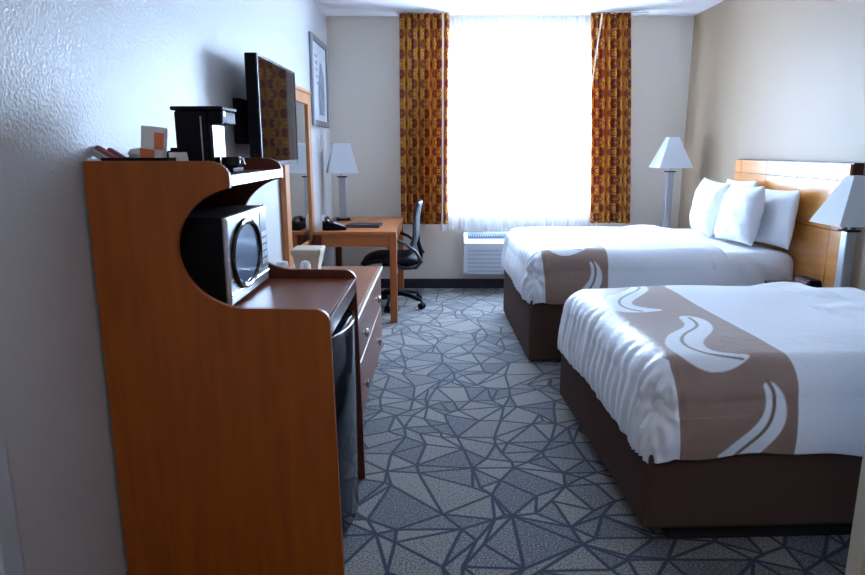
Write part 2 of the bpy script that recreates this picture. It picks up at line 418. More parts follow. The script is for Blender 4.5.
lm = MB(); lm.prism([(1.475, 2.585), (1.490, 2.585), (1.455, 2.25), (1.425, 1.95), (1.417, 1.95), (1.442, 2.25)], 6.235, 6.239)
lm.build('liner_edge', M['liner'], root)
# sheer
a, b = 260, 30
P = np.zeros((a, b, 3)); rnd = random.Random(2)
for i in range(a):
    s = i/(a-1)
    for j in range(b):
        t = j/(b-1)
        x = 0.02+1.56*s
        P[i, j] = (x, 6.44+0.012*math.sin(2*PI*15*s+0.6*math.sin(9*s))*(0.6+0.4*t)+0.006*math.sin(2*PI*37*s+t), 2.596-t*(2.596-0.60)-0.006*math.sin(40*s)*t)
tag(grid_obj('sheer_curtain', P, M['sheer']), 'white translucent sheer curtain glowing with daylight across the window', 'curtain')
tk = thing('curtain_track', 'slim white double curtain track fixed to the ceiling above the window', 'curtain rail', (0, 0, 0))
MB().box((-0.37, 6.32, 2.598), (1.93, 6.345, H), 0.002).build('front_rail', M['white_pl'], tk)
MB().box((-0.37, 6.43, 2.598), (1.93, 6.455, H), 0.002).build('rear_rail', M['white_pl'], tk)

# ------------------------------------------------------------------ wall air conditioner
ac = thing('air_conditioner', 'off-white wall air conditioning unit under the window, left of the far bed', 'air conditioner', (0.262, YB, 0.18))
b_ = MB(); b_.prism([(-0.24, 0.03), (-0.22, 0.0), (0, 0), (0, 0.40), (-0.10, 0.40), (-0.205, 0.335), (-0.24, 0.315)], 0, 1.07, 'X', 0.004)
b_.build('housing', M['ac'], ac)
g_ = MB(); g_.box((0.03, -0.243, 0.02), (1.04, -0.2405, 0.285), 0.001); g_.build('front_panel', mat('white_ac_front', (196, 202, 210), 0.5), ac)
for k in range(6):
    MB().box((0.045, -0.247, 0.04+k*0.04), (1.025, -0.2435, 0.046+k*0.04)).build('panel_rib', M['ac_dark'], ac)
gr = MB()
gr.box((0.04, -0.196, 0.346), (1.03, -0.110, 0.349), rot=Matrix.Rotation(math.atan2(0.065, 0.105), 3, 'X'), piv=(0.5, -0.153, 0.3675+0.003))
sl = MB()
for k in range(44):
    x = 0.05+k*0.0225
    sl.box((x, -0.19, 0.372), (x+0.009, -0.116, 0.377), rot=Matrix.Rotation(math.atan2(0.065, 0.105), 3, 'X'), piv=(x, -0.153, 0.3675+0.003))
grl = gr.build('air_grille', mat('grille_recess', (70, 84, 116), 0.6), ac); grl.location.z = 0.022
s2 = sl.build('grille_slats', M['ac_dark'], grl)
MB().box((0.05, -0.10, 0.40), (0.20, -0.03, 0.403), 0.001).build('control_panel', M['ac_dark'], ac)

# ------------------------------------------------------------------ tall microwave cabinet
cab = thing('microwave_cabinet', 'tall cherry wood cabinet with C-shaped cutout side standing in the left foreground', 'cabinet', (0, 0, 0))
KS = 0.975
def cz(z): return 1.4-(1.4-z)*KS
def side_profile():
    p = [(XL+0.012, 0.0), (-0.309, 0.0), (-0.327, 0.862)]
    for k in range(1, 7): t = k/6*PI/2; p.append((-0.327-0.045*(1-math.cos(t)), 0.862+0.045*math.sin(t)))
    for k in range(0, 33):
        t = -PI/2+0.12+(PI-0.12-0.19)*k/32            # round the opening, from its bottom to its top
        p.append((-0.568-0.208*math.cos(t), 1.096+0.189*math.sin(t)))
    p.append((-0.607, 1.286)); p.append((-0.607, 1.315))
    for k in range(1, 7): t = k/6*PI/2; p.append((-0.607-0.065*(1-math.cos(t)), 1.315+0.047*math.sin(t)))
    p.append((XL+0.012, 1.362))
    return [(x, cz(z) if z > 0 else 0.0) for x, z in p]
CY0, CY1 = 1.920, 2.575
for y in (CY0, CY1):
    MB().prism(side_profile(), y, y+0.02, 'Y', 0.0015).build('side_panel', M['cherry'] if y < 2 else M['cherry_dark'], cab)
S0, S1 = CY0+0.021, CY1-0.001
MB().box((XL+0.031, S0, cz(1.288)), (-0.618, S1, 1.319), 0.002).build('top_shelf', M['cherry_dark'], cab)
MB().box((-0.618, S0, cz(1.286)), (-0.607, S1, 1.321), 0.002).build('shelf_edge', M['edge'], cab)
MB().box((XL+0.031, S0, 0.863), (-0.339, S1, 0.885), 0.002).build('lower_shelf', M['cherry_y'], cab)
MB().box((-0.339, S0, 0.828), (-0.327, S1, 0.887), 0.002).build('shelf_apron', wood('apron_veneer', (104, 62, 52), (122, 76, 64), 0.25, 'Y'), cab)
MB().box((XL+0.031, S0, 0.037), (XL+0.038, S1, cz(1.286)-0.001)).build('back_panel', M['cherry_dark'], cab)
MB().box((XL+0.039, S0, 0.0), (-0.36, S1, 0.035), 0.002).build('base_board', M['cherry_dark'], cab)

# mini fridge
fr = thing('mini_fridge', 'small fridge with bowed blue-grey door in the lower bay of the tall cabinet', 'fridge', (-0.40, 2.255, 0.0355))
MB().box((-0.55, -0.245, 0.012), (0, 0.245, 0.74), 0.008).build('fridge_body', M['black'], fr)
dp = [(0.004, -0.245)]+[(0.004+0.095*math.sin(PI*k/16)**0.5, -0.245+0.49*k/16) for k in range(1, 16)]+[(0.004, 0.245)]
MB().prism(dp, 0.012, 0.752, 'Z', 0.002).build('fridge_door', M['fridge_door'], fr, smooth=True)
MB().tube([(p[0]-0.001, p[1], 0.754) for p in dp], 0.0035, 8).build('door_trim', M['chrome'], fr, smooth=True)
for sy in (-0.2, 0.2):
    MB().lathe([(0.015, 0), (0.015, 0.014)], (-0.04, sy, 0), 12).build('foot', M['white_pl'], fr)

# microwave
mw = thing('microwave', 'black microwave with an oval door window sitting in the cutout of the tall cabinet', 'microwave', (-0.67, 2.27, 0.8855))
MB().box((-0.33, -0.235, 0.012), (-0.008, 0.235, 0.30), 0.006).build('microwave_body', M['black'], mw)
MB().box((-0.008, -0.238, 0.012), (0.010, 0.238, 0.302), 0.008, 3).build('door', M['micro_face'], mw)
ov = MB(); ring = []
el = [(0.0, 0.160*math.cos(t)-0.05, 0.160+0.110*math.sin(t)) for t in [2*PI*k/40 for k in range(40)]]
ov.tube([(0.012, p[1], p[2]) for p in el], 0.011, 8, True).build('window_ring', M['black_gloss'], mw, smooth=True)
og = MB(); og.prism([(p[1], p[2]) for p in el], 0.0095, 0.0125, 'X'); og.build('door_window', mat('smoky_oven_glass', (110, 135, 165), 0.12, spec=0.9), mw)
MB().box((0.0095, -0.235, 0.045), (0.014, 0.235, 0.052), 0.001).build('trim_strip', M['chrome'], mw)
cp = MB().box((0.0095, 0.14, 0.07), (0.012, 0.225, 0.28), 0.001).build('control_panel', mat('control_panel_grey', (120, 132, 150), 0.25), mw)
kb = MB()
for r_ in range(5):
    for c_ in range(3): kb.box((0.0122, 0.150+c_*0.023, 0.085+r_*0.026), (0.0135, 0.166+c_*0.023, 0.102+r_*0.026))
kb.build('keypad', M['silver'], cp)
for sx in (-0.30, -0.04):
    for sy in (-0.2, 0.2): MB().lathe([(0.012, 0), (0.012, 0.0125)], (sx, sy, 0), 12).build('foot', M['black'], mw)

# coffee maker on top of the cabinet
cm = thing('coffee_maker', 'black pod coffee maker on top of the tall cabinet', 'coffee maker', (-0.780, 2.26, 1.3195))
MB().box((-0.080, -0.075, 0), (0.026, 0.075, 0.200), 0.008, 3).build('water_tank', M['black'], cm)
MB().box((0.0265, -0.062, 0), (0.040, 0.062, 0.157), 0.003).build('spout_panel', M['black_gloss'], cm)
MB().box((0.0405, -0.06, 0), (0.100, 0.06, 0.016), 0.005).build('drip_tray', M['black'], cm)
MB().box((0.0265, -0.072, 0.158), (0.078, 0.072, 0.200), 0.006, 3).build('brew_head', M['black'], cm)
MB().box((-0.090, -0.080, 0.2005), (0.082, 0.080, 0.214), 0.005, 3).build('lid', M['black'], cm)
MB().box((0.0785, -0.074, 0.180), (0.084, -0.055, 0.199), 0.003).build('latch', M['silver'], cm)
MB().box((0.006, -0.0775, 0.01), (0.010, -0.0755, 0.182)).build('trim_strip', M['silver'], cm)
pods = thing('coffee_mug', 'short dark glass mug on the drip tray of the coffee maker', 'mug', (-0.705, 2.262, 1.3365))
MB().lathe([(0.024, 0), (0.031, 0.006), (0.033, 0.034), (0.030, 0.034), (0.027, 0.008), (0.001, 0.006)], n=24, cap=False).build('cup', mat('dark_glass', (26, 28, 38), 0.3), pods, smooth=True)
MB().tube([(0.030, -0.01, 0.028), (0.046, -0.014, 0.026), (0.048, -0.014, 0.012), (0.033, -0.01, 0.008)], 0.004).build('handle', M['silver'], pods, smooth=True)

# tray of sachets and cups
tr = thing('condiment_tray', 'low black tray for cups and sachets on top of the tall cabinet', 'tray', (-0.905, 2.065, 1.3195))
MB().box((-0.10, -0.085, 0), (0.095, 0.085, 0.006), 0.002).build('tray_base', M['black'], tr)
tb = MB()
tb.box((-0.102, -0.088, 0.006), (0.097, -0.083, 0.052), 0.001); tb.box((-0.102, 0.083, 0.006), (0.097, 0.088, 0.052), 0.001)
tb.box((-0.102, -0.083, 0.006), (-0.097, 0.083, 0.052), 0.001); tb.box((0.092, -0.083, 0.006), (0.097, 0.083, 0.052), 0.001)
tb.build('tray_rim', M['black'], tr)
pk = thing('sachet_packet', 'white and orange printed packet standing upright in the black tray', 'packet', (-0.885, 2.045, 1.326), math.radians(8))
MB().box((-0.034, -0.022, 0), (0.034, 0.022, 0.135), 0.004, rot=Matrix.Rotation(math.radians(6), 3, 'Y'), piv=(0, 0, 0)).build('carton', M['paper'], pk, (0.004, 0, 0.004))
MB().box((0.006, -0.0235, 0.068), (0.034, -0.0225, 0.118), rot=Matrix.Rotation(math.radians(6), 3, 'Y'), piv=(0, 0, 0)).build('orange_patch', M['orange_paper'], pk, (0.004, 0, 0.004))
MB().box((-0.034, -0.0235, 0.03), (0.008, -0.0225, 0.066), rot=Matrix.Rotation(math.radians(6), 3, 'Y'), piv=(0, 0, 0)).build('orange_patch', M['orange_paper'], pk, (0.004, 0, 0.004))
sb = thing('sachet_caddy', 'small black open box behind the orange packet on the tray', 'box', (-0.885, 2.115, 1.326))
cb = MB(); cb.prism([(-0.035, 0), (0.035, 0), (0.052, 0.075), (0.047, 0.075), (0.032, 0.004), (-0.032, 0.004), (-0.047, 0.075), (-0.052, 0.075)], -0.03, 0.03)
cb.box((-0.035, -0.03, 0.001), (0.035, -0.026, 0.065)); cb.box((-0.035, 0.026, 0.001), (0.035, 0.03, 0.065)); cb.build('box_shell', M['black'], sb)
for k, (lab, mm, dx, ln, an) in enumerate((('pale grey sachet stick leaning over the left rim of the black tray', mat('pale_grey_paper', (176, 182, 188), 0.7), 0.0, 0.125, -58),
        ('dull red sachet stick beside the pale one leaning over the tray rim', M['red_paper'], 0.018, 0.125, -57), ('dark pink sachet stick, rightmost of the leaning sticks in the tray', mat('dark_pink_paper', (150, 96, 110), 0.7), 0.036, 0.115, -58))):
    o = MB().box((-0.008, -0.010, 0), (0.008, 0.010, ln), 0.002).build('sachet_stick', mm, None, (-0.955+dx, 2.005+0.022*k, 1.334), rot=(0, math.radians(an), 0))
    tag(o, lab, 'sachet', 'sachet sticks in the tray')
cu = MB().lathe([(0.022, 0), (0.029, 0.052), (0.031, 0.054), (0.031, 0.058), (0.022, 0.070), (0.004, 0.074)], n=24).build('foam_cup', M['white_pl'], None, (-0.955, 2.115, 1.3265), smooth=True)
tag(cu, 'small white lidded cup at the back of the black tray against the wall', 'cup')
cd = MB(); cd.prism([(-0.030, 0), (0.034, 0), (0.020, 0.062), (-0.036, 0.062)], 0, 0.002); cd.box((-0.028, 0.002, 0), (0.028, 0.026, 0.002))
tag(cd.build('tent_card', M['paper'], None, (-0.795, 2.04, 1.3260), rot=(math.radians(-8), 0, 0)), 'small blank white tent card between the tray and the coffee maker', 'card')

# ------------------------------------------------------------------ television
tv = thing('television', 'flat black television on a swing arm, reflecting the curtain, above the tall cabinet', 'television', (-0.885, 3.755, 1.58))
MB().box((-0.055, -0.435, -0.275), (0.0, 0.435, 0.275), 0.006).build('tv_housing', M['black'], tv)
bz = MB()
for q in (((-0.435, -0.275), (-0.42, 0.275)), ((0.42, -0.275), (0.435, 0.275)), ((-0.42, 0.262), (0.42, 0.275)), ((-0.42, -0.275), (0.42, -0.25))):
    bz.box((0.0005, q[0][0], q[0][1]), (0.008, q[1][0], q[1][1]), 0.001)
bz.build('bezel', mat('dark_grey_bezel', (58, 62, 70), 0.2), tv)
MB().box((0.0005, -0.42, -0.25), (0.004, 0.42, 0.262)).build('screen', M['screen'], tv)
mt = MB(); mt.box((-0.157, -0.33, -0.16), (-0.120, 0.10, 0.07), 0.006); mt.box((-0.135, -0.10, -0.06), (-0.075, -0.05, 0.05), 0.004); mt.box((-0.135, 0.0, -0.06), (-0.075, 0.05, 0.05), 0.004)
mt.box((-0.075, -0.15, -0.12), (-0.056, 0.15, 0.12), 0.003); mt.build('wall_mount', M['black'], tv)
MB().tube([(-0.07, -0.18, -0.10), (-0.08, -0.22, -0.17), (-0.11, -0.19, -0.20), (-0.13, -0.12, -0.17), (-0.145, -0.08, -0.12)], 0.006).build('cable', M['black'], tv, smooth=True)

# ------------------------------------------------------------------ mirror and picture on the left wall
mi = thing('wall_mirror', 'tall wood-framed mirror on the left wall between television and desk', 'mirror', (XL+0.001, 4.83, 1.205))
f_ = MB(); W_, H_ = 0.48, 0.605
for q in (((-W_, -H_), (-W_+.12, H_)), ((W_-.09, -H_), (W_, H_)), ((-W_+.12, -H_), (W_-.09, -H_+.08)), ((-W_+.12, H_-.08), (W_-.09, H_))):
    f_.box((0, q[0][0], q[0][1]), (0.042, q[1][0], q[1][1]), 0.004)
f_.box((0, -W_-.012, H_), (0.054, W_+.012, H_+.022), 0.004)
f_.build('mirror_frame', M['mirror_frame'], mi)
MB().box((0.002, -W_+.121, -H_+.081), (0.026, W_-.091, H_-.081)).build('mirror_pane', M['mirror'], mi)
pf = thing('framed_picture', 'narrow silver-framed picture with grey figure print high on the left wall', 'picture', (XL+0.001, 5.96, 1.955))
f_ = MB(); W_, H_ = 0.39, 0.37
for q in (((-W_, -H_), (-W_+.05, H_)), ((W_-.05, -H_), (W_, H_)), ((-W_+.05, -H_), (W_-.05, -H_+.05)), ((-W_+.05, H_-.05), (W_-.05, H_))):
    f_.box((0, q[0][0], q[0][1]), (0.025, q[1][0], q[1][1]), 0.006)
f_.build('picture_frame', M['pic_frame'], pf)
MB().box((0.002, -W_+.051, -H_+.051), (0.010, W_-.051, H_-.051)).build('mat_board', M['mat_board'], pf)
pr = MB(); pr.prism([(-0.05, -0.27), (0.22, -0.27), (0.24, -0.10), (0.20, 0.08), (0.12, 0.17), (0.04, 0.18), (0.0, 0.10), (-0.06, 0.0), (-0.10, -0.12)], 0.0102, 0.0112, 'X')
for k in range(5): pr.box((0.0102, -0.22+0.02*k, 0.20-k*0.055), (0.0112, -0.10+0.01*k, 0.225-k*0.055))
pr.build('print', M['print'], pf)

# ------------------------------------------------------------------ dresser
ds = thing('dresser', 'low brown dresser with round silver knobs between tall cabinet and desk', 'dresser', (0, 0, 0))
DY0, DY1 = 2.60, 4.14
MB().box((XL+0.02, DY0, 0.625), (-0.372, DY1, 0.652), 0.003).build('dresser_top', M['dresser'], ds)
MB().box((-0.372, DY0, 0.622), (-0.352, DY1, 0.653), 0.005, 3).build('top_edge', M['edge'], ds)
MB().box((XL+0.02, DY0+0.01, 0.10), (-0.385, DY1-0.01, 0.6245), 0.002).build('carcass', M['cherry_dark'], ds)
for z0, z1, zk in ((0.405, 0.615, 0.522), (0.115, 0.395, 0.262)):
    dr = MB().box((-0.3845, DY0+0.02, z0), (-0.362, DY1-0.02, z1), 0.004).build('drawer', M['dresser_front'], ds)
    for yk in (3.04, 3.745):
        MB().lathe([(0.008, 0), (0.008, 0.012), (0.020, 0.016), (0.023, 0.024), (0.015, 0.031), (0.002, 0.032)], (-0.3615, yk, zk), 20, 'X').build('knob', M['chrome'], dr, smooth=True)
for x in (-0.98, -0.42):
    for y in (DY0+0.05, DY1-0.06): MB().box((x-0.03, y-0.03, 0), (x+0.03, y+0.03, 0.0995), 0.003).build('leg', M['cherry_dark'], ds)

ib = thing('ice_bucket', 'beige square ice bucket on the far end of the low dresser', 'ice bucket', (-0.79, 3.95, 0.653))
def sqlathe(prof):
    m_ = MB(); rings = []
    for q, z in prof: rings.append([m_.bm.verts.new((sx*q, sy*q, z)) for sx, sy in ((-1, -1), (1, -1), (1, 1), (-1, 1))])
    for i in range(len(rings)-1):
        for k in range(4): m_.bm.faces.new((rings[i][k], rings[i][(k+1) % 4], rings[i+1][(k+1) % 4], rings[i+1][k]))
    m_.bm.faces.new(rings[-1]); m_.bm.faces.new(rings[0][::-1])
    return m_
sqlathe([(0.062, 0), (0.082, 0.112), (0.0825, 0.113), (0.0825, 0.113)][:3]).build('bucket_body', M['beige_pl'], ib)
sqlathe([(0.088, 0.1135), (0.090, 0.145), (0.084, 0.150)]).build('bucket_lid', M['beige_pl'], ib)
cpn = thing('paper_cup', 'small wrapped white cup standing in front of the ice bucket', 'cup', (-0.782, 3.80, 0.653))
MB().lathe([(0.030, 0), (0.034, 0.03), (0.032, 0.07), (0.022, 0.088), (0.004, 0.094)], n=20).build('cup_body', M['paper'], cpn, smooth=True)
for k, (x, y, r) in enumerate(((-0.90, 3.72, 0.3), (-0.955, 3.66, -0.25))):
    o = MB().lathe([(0.028, 0), (0.036, 0.075), (0.038, 0.082), (0.030, 0.10), (0.010, 0.106)], n=20).build('wrapped_cup', M['paper'], None, (x, y, 0.6535), smooth=True)
    tag(o, ('crinkled white wrapped cup on the dresser just left of the ice bucket', 'white wrapped cup on the dresser nearest the left wall under the mirror')[k], 'cup', 'wrapped cups on the dresser')

# ------------------------------------------------------------------ desk with phone, folder and lamp
dk = thing('writing_desk', 'orange-brown wooden writing desk with square legs under the picture', 'desk', (0, 0, 0))
MB().box((XL+0.06, 5.13, 0.722), (-0.325, 6.27, 0.750), 0.005, 3).build('desk_top', M['desk'], dk)
ap = MB(); ap.box((XL+0.10, 5.155, 0.625), (-0.375, 5.175, 0.7215)); ap.box((XL+0.10, 6.225, 0.625), (-0.375, 6.245, 0.7215)); ap.box((-0.350, 5.21, 0.65), (-0.332, 6.19, 0.7215)); ap.box((XL+0.07, 5.21, 0.625), (XL+0.088, 6.19, 0.7215))
ap.build('apron', M['desk'], dk)
for x in (XL+0.095, -0.350):
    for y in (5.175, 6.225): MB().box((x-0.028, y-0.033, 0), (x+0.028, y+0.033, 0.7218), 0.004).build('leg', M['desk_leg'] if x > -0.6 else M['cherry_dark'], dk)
MB().prism([(-0.378, 0.60), (-0.378, 0.625), (-0.42, 0.625)], 5.156, 5.174).build('corner_block', M['desk_leg'], dk)

ph = thing('telephone', 'black desk telephone at the left end of the writing desk', 'telephone', (-0.84, 5.30, 0.7505), math.radians(10))
MB().prism([(-0.095, 0), (0.095, 0), (0.095, 0.022), (-0.01, 0.058), (-0.095, 0.062)], -0.09, 0.09, 'Y', 0.004).build('phone_base', M['black'], ph)
hs = MB(); hs.tube([(-0.06, -0.10, 0.068), (-0.058, -0.085, 0.078), (-0.055, -0.05, 0.092), (-0.055, 0.05, 0.092), (-0.058, 0.085, 0.078), (-0.06, 0.10, 0.068)], [0.018, 0.022, 0.015, 0.015, 0.022, 0.018], 12)
hs.build('handset', M['black_gloss'], ph, smooth=True)
kp = MB(); kp.box((0.0, -0.06, 0.0555), (0.09, 0.05, 0.0595), rot=Matrix.Rotation(math.radians(18.9), 3, 'Y'), piv=(-0.01, 0, 0.058)); kp.build('keypad', mat('grey_keypad', (150, 156, 166), 0.4), ph)
nc = MB(); nc.box((-0.028, -0.001, 0), (0.028, 0.001, 0.10), rot=Matrix.Rotation(math.radians(-18), 3, 'Y'), piv=(0, 0, 0)); nc.box((-0.03, -0.001, 0), (0.03, 0.035, 0.002))
tag(nc.build('note_card', M['paper'], None, (-0.93, 5.52, 0.7505)), 'tilted white card standing on the desk behind the telephone', 'card')
fo = thing('guest_folder', 'dark closed folder lying flat on the writing desk', 'folder', (-0.615, 5.50, 0.7505), math.radians(-3))
MB().box((-0.14, -0.11, 0), (0.14, 0.11, 0.022), 0.003).build('cover', mat('dark_leatherette', (34, 34, 50), 0.4), fo)
MB().box((-0.135, -0.1115, 0.006), (0.1415, 0.105, 0.016)).build('pages', mat('grey_pages', (90, 92, 108), 0.7), fo)

def lamp(name, label, loc, colh, colw, half, k, sh, rz=0, base=0.055, neck=0.05):
    t = thing(name, label, 'lamp', loc, 0, 'white-shaded metal lamps')
    MB().box((-base, -base, 0), (base, base, 0.018), 0.004, rot=Matrix.Rotation(rz, 3, 'Z'), piv=(0, 0, 0)).build('base', M['black'], t)
    c = MB(); c.box((-colw/2, -colw/2, 0.018), (colw/2, colw/2, colh), 0.006, 3, rot=Matrix.Rotation(rz, 3, 'Z'), piv=(0, 0, 0)); c.build('column', M['steel'], t)
    MB().box((-colw/2-.012, -colw/2-.012, colh), (colw/2+.012, colw/2+.012, colh+0.010), 0.002, rot=Matrix.Rotation(rz, 3, 'Z'), piv=(0, 0, 0)).build('collar', M['black'], t)
    MB().lathe([(0.009, colh+0.010), (0.009, colh+neck), (0.018, colh+neck+0.002), (0.018, colh+neck+0.05), (0.012, colh+neck+0.055)], n=16).build('socket', M['silver'], t, smooth=True)
    s_ = MB().frustum((0, 0, colh+neck-0.01), half, half*k, sh, rz).build('lamp_shade', M['shade'], t)
    hp = MB(); zt = colh+neck+0.04
    hp.tube([(0.03, 0, zt-0.02), (0.05, 0, zt+0.05), (0.03, 0, zt+0.13), (0, 0, zt+0.15), (-0.03, 0, zt+0.13), (-0.05, 0, zt+0.05), (-0.03, 0, zt-0.02)], 0.002, 6).build('harp', M['silver'], s_)
    return t
lamp('table_lamp', 'white square-shaded lamp with metal column standing on the writing desk', (-0.862, 5.98, 0.7505), 0.39, 0.062, 0.136, 0.53, 0.262, math.radians(14), 0.062)

# ------------------------------------------------------------------ office chair
ch = thing('office_chair', 'black mesh office chair with star base tucked under the desk', 'chair', (-0.375, 5.74, 0))
for k in range(5):
    a_ = 2*PI*k/5-0.50; dx, dy = math.cos(a_), math.sin(a_)
    lg = MB().tube([(dx*0.03, dy*0.03, 0.125), (dx*0.14, dy*0.14, 0.115), (dx*0.26, dy*0.26, 0.085), (dx*0.275, dy*0.275, 0.072)], [0.024, 0.020, 0.015, 0.013]).build('base_spoke', M['black'], ch, smooth=True)
    cs = MB(); px, py = -dy, dx
    for s_ in (-1, 1):
        m_ = bmesh.ops.create_cone(cs.bm, cap_ends=True, segments=20, radius1=0.029, radius2=0.029, depth=0.018,
             matrix=Matrix.Translation((dx*0.275+px*s_*0.014, dy*0.275+py*s_*0.014, 0.029)) @ Matrix.Rotation(a_+PI/2, 4, 'Z') @ Matrix.Rotation(PI/2, 4, 'Y'))
    cs.box((dx*0.275-0.012, dy*0.275-0.012, 0.03), (dx*0.275+0.012, dy*0.275+0.012, 0.068), 0.003)
    cs.build('caster', M['black'], lg)
MB().lathe([(0.040, 0.095), (0.040, 0.150), (0.028, 0.155), (0.028, 0.29), (0.016, 0.30), (0.016, 0.40)], n=20).build('gas_lift', M['black'], ch, smooth=True)
MB().box((-0.11, -0.09, 0.375), (0.13, 0.09, 0.415), 0.010).build('tilt_mechanism', M['black'], ch)
# seat cushion
a, b = 25, 25
def pad(cx, cz, lx, ly, th, lip=0.0, n=28):
    m_ = MB(); vs = {}
    rows = []
    for side in (1, -1):
        R = []
        for i in range(n+1):
            row = []
            for j in range(n+1):
                u = -1+2*i/n; v = -1+2*j/n
                # square to rounded square
                r = max(abs(u), abs(v)); e = (abs(u)**6+abs(v)**6)**(1/6) if r else 1
                k_ = r/e if e else 1
                x, y = u*k_*lx, v*k_*ly
                z = th*math.sqrt(max(0, 1-r**5))*side - lip*max(0, -u)**3
                row.append(m_.bm.verts.new((cx+x, y, cz+z)))
            R.append(row)
        for i in range(n):
            for j in range(n): m_.bm.faces.new((R[i][j], R[i+1][j], R[i+1][j+1], R[i][j+1]))
    bmesh.ops.remove_doubles(m_.bm, verts=m_.bm.verts, dist=0.0005)
    return m_
pad(-0.03, 0.455, 0.265, 0.25, 0.036, 0.045).build('seat', M['mesh_fab'], ch, smooth='all')
# backrest: curved mesh panel in a tubular frame
def bp(s, t):   # s across -1..1, t up 0..1
    z = 0.50+0.44*t; x = 0.155+0.085*t+0.05*math.sin(PI*t)*0.25-0.035*(1-s*s)*0 - 0.03*s*s
    wd = 0.215*(1-0.15*t*t)
    return (x+0.012*math.sin(2*PI*t), s*wd, z)
P = np.array([[bp(-1+2*i/20, j/20) for j in range(21)] for i in range(21)])
bk = grid_obj('backrest_mesh', P, M['mesh_fab'], ch); so = bk.modifiers.new('thick', 'SOLIDIFY'); so.thickness = 0.026; so.offset = 0
loop = [bp(-1+2*i/10, 0) for i in range(10)]+[bp(1, j/10) for j in range(10)]+[bp(1-2*i/10, 1) for i in range(10)]+[bp(-1, 1-j/10) for j in range(10)]
MB().tube(loop, 0.013, 8, True).build('backrest_frame', M['chair_frame'], ch, smooth='all')
MB().tube([(0.06, 0, 0.395), (0.15, 0, 0.385), (0.225, 0, 0.42), (0.235, 0, 0.50), (0.21, 0, 0.58), (0.21, 0, 0.64)], [0.028, 0.026, 0.024, 0.022, 0.018, 0.014]).build('back_support', M['black'], ch, smooth=True)
for s_ in (-1, 1):
    MB().tube([(0.02, s_*0.16, 0.40), (0.08, s_*0.235, 0.385), (0.20, s_*0.265, 0.40), (0.245, s_*0.268, 0.45), (0.20, s_*0.266, 0.53), (0.11, s_*0.262, 0.60), (0.04, s_*0.26, 0.632), (-0.03, s_*0.26, 0.638)], [0.016, 0.016, 0.018, 0.018, 0.014, 0.013, 0.016, 0.016]).build('armrest', M['chair_frame'] if s_ < 0 else M['black'], ch, smooth='all')

# ------------------------------------------------------------------ beds
BX0, BX1, BY0, BY1, BZ = 0.72, 2.34, 2.06, 3.41, 0.69     # the near bed
farP = [(1.06, 3.34), (1.12, 3.37), (1.13, 3.3), (1.11, 3.19), (1.05, 3.09), (0.97, 2.99), (0.93, 2.93), (0.92, 2.88), (0.96, 2.84), (1.05, 2.805), (0.96, 2.775), (0.86, 2.77), (0.81, 2.80), (0.79, 2.87), (0.81, 2.96), (0.85, 3.05), (0.95, 3.14), (1.02, 3.23), (1.06, 3.3)]
farL = [(1.10, 3.31), (1.06, 3.19), (0.94, 3.05), (0.88, 2.96), (0.86, 2.88), (0.88, 2.82), (0.93, 2.79)]
midP = [(1.05, 2.70), (1.10, 2.70), (1.14, 2.64), (1.13, 2.54), (1.09, 2.45), (1.02, 2.36), (0.975, 2.29), (0.965, 2.23), (0.98, 2.195), (1.03, 2.175), (1.10, 2.165), (1.03, 2.11), (0.96, 2.085), (0.90, 2.09), (0.85, 2.13), (0.83, 2.19), (0.83, 2.28), (0.86, 2.35), (0.9, 2.42), (0.96, 2.48), (1.01, 2.53), (1.04, 2.6)]
midL = [(1.09, 2.67), (1.085, 2.59), (1.06, 2.52), (0.97, 2.43), (0.92, 2.35), (0.90, 2.28), (0.91, 2.22), (0.945, 2.17), (1.05, 2.14)]
nearP = [(1.09, 0.62), (1.10, 0.59), (1.105, 0.55), (1.09, 0.505), (1.05, 0.455), (0.985, 0.40), (0.92, 0.36), (1.08, 0.35), (1.12, 0.40), (1.155, 0.45), (1.175, 0.50), (1.172, 0.56), (1.15, 0.60), (1.12, 0.63)]
nearL = [(1.108, 0.63), (1.13, 0.59), (1.133, 0.54), (1.115, 0.48), (1.07, 0.42), (1.00, 0.36)]
def smoothpoly(p, it=2, closed=True):
    for _ in range(it):
        q = []; n = len(p)
        if not closed: q.append(p[0])
        for i in range(n if closed else n-1):
            a_, b_ = p[i], p[(i+1) % n]
            q += [(a_[0]*.75+b_[0]*.25, a_[1]*.75+b_[1]*.25), (a_[0]*.25+b_[0]*.75, a_[1]*.25+b_[1]*.75)]
        if not closed: q.append(p[-1])
        p = q
    return p
def inside(X, Y, poly):
    r = np.zeros(X.shape, bool); n = len(poly)
    for i in range(n):
        x1, y1 = poly[i]; x2, y2 = poly[(i+1) % n]
        c = ((y1 > Y) != (y2 > Y)) & (X < (x2-x1)*(Y-y1)/((y2-y1) if y2 != y1 else 1e-9)+x1); r ^= c
    return r
def dist(X, Y, pl):
    d = np.full(X.shape, 9.0)
    for i in range(len(pl)-1):
        ax, ay = pl[i]; bx, by = pl[i+1]; L2 = (bx-ax)**2+(by-ay)**2+1e-12
        t = np.clip(((X-ax)*(bx-ax)+(Y-ay)*(by-ay))/L2, 0, 1)
        d = np.minimum(d, np.hypot(X-ax-t*(bx-ax), Y-ay-t*(by-ay)))
    return d
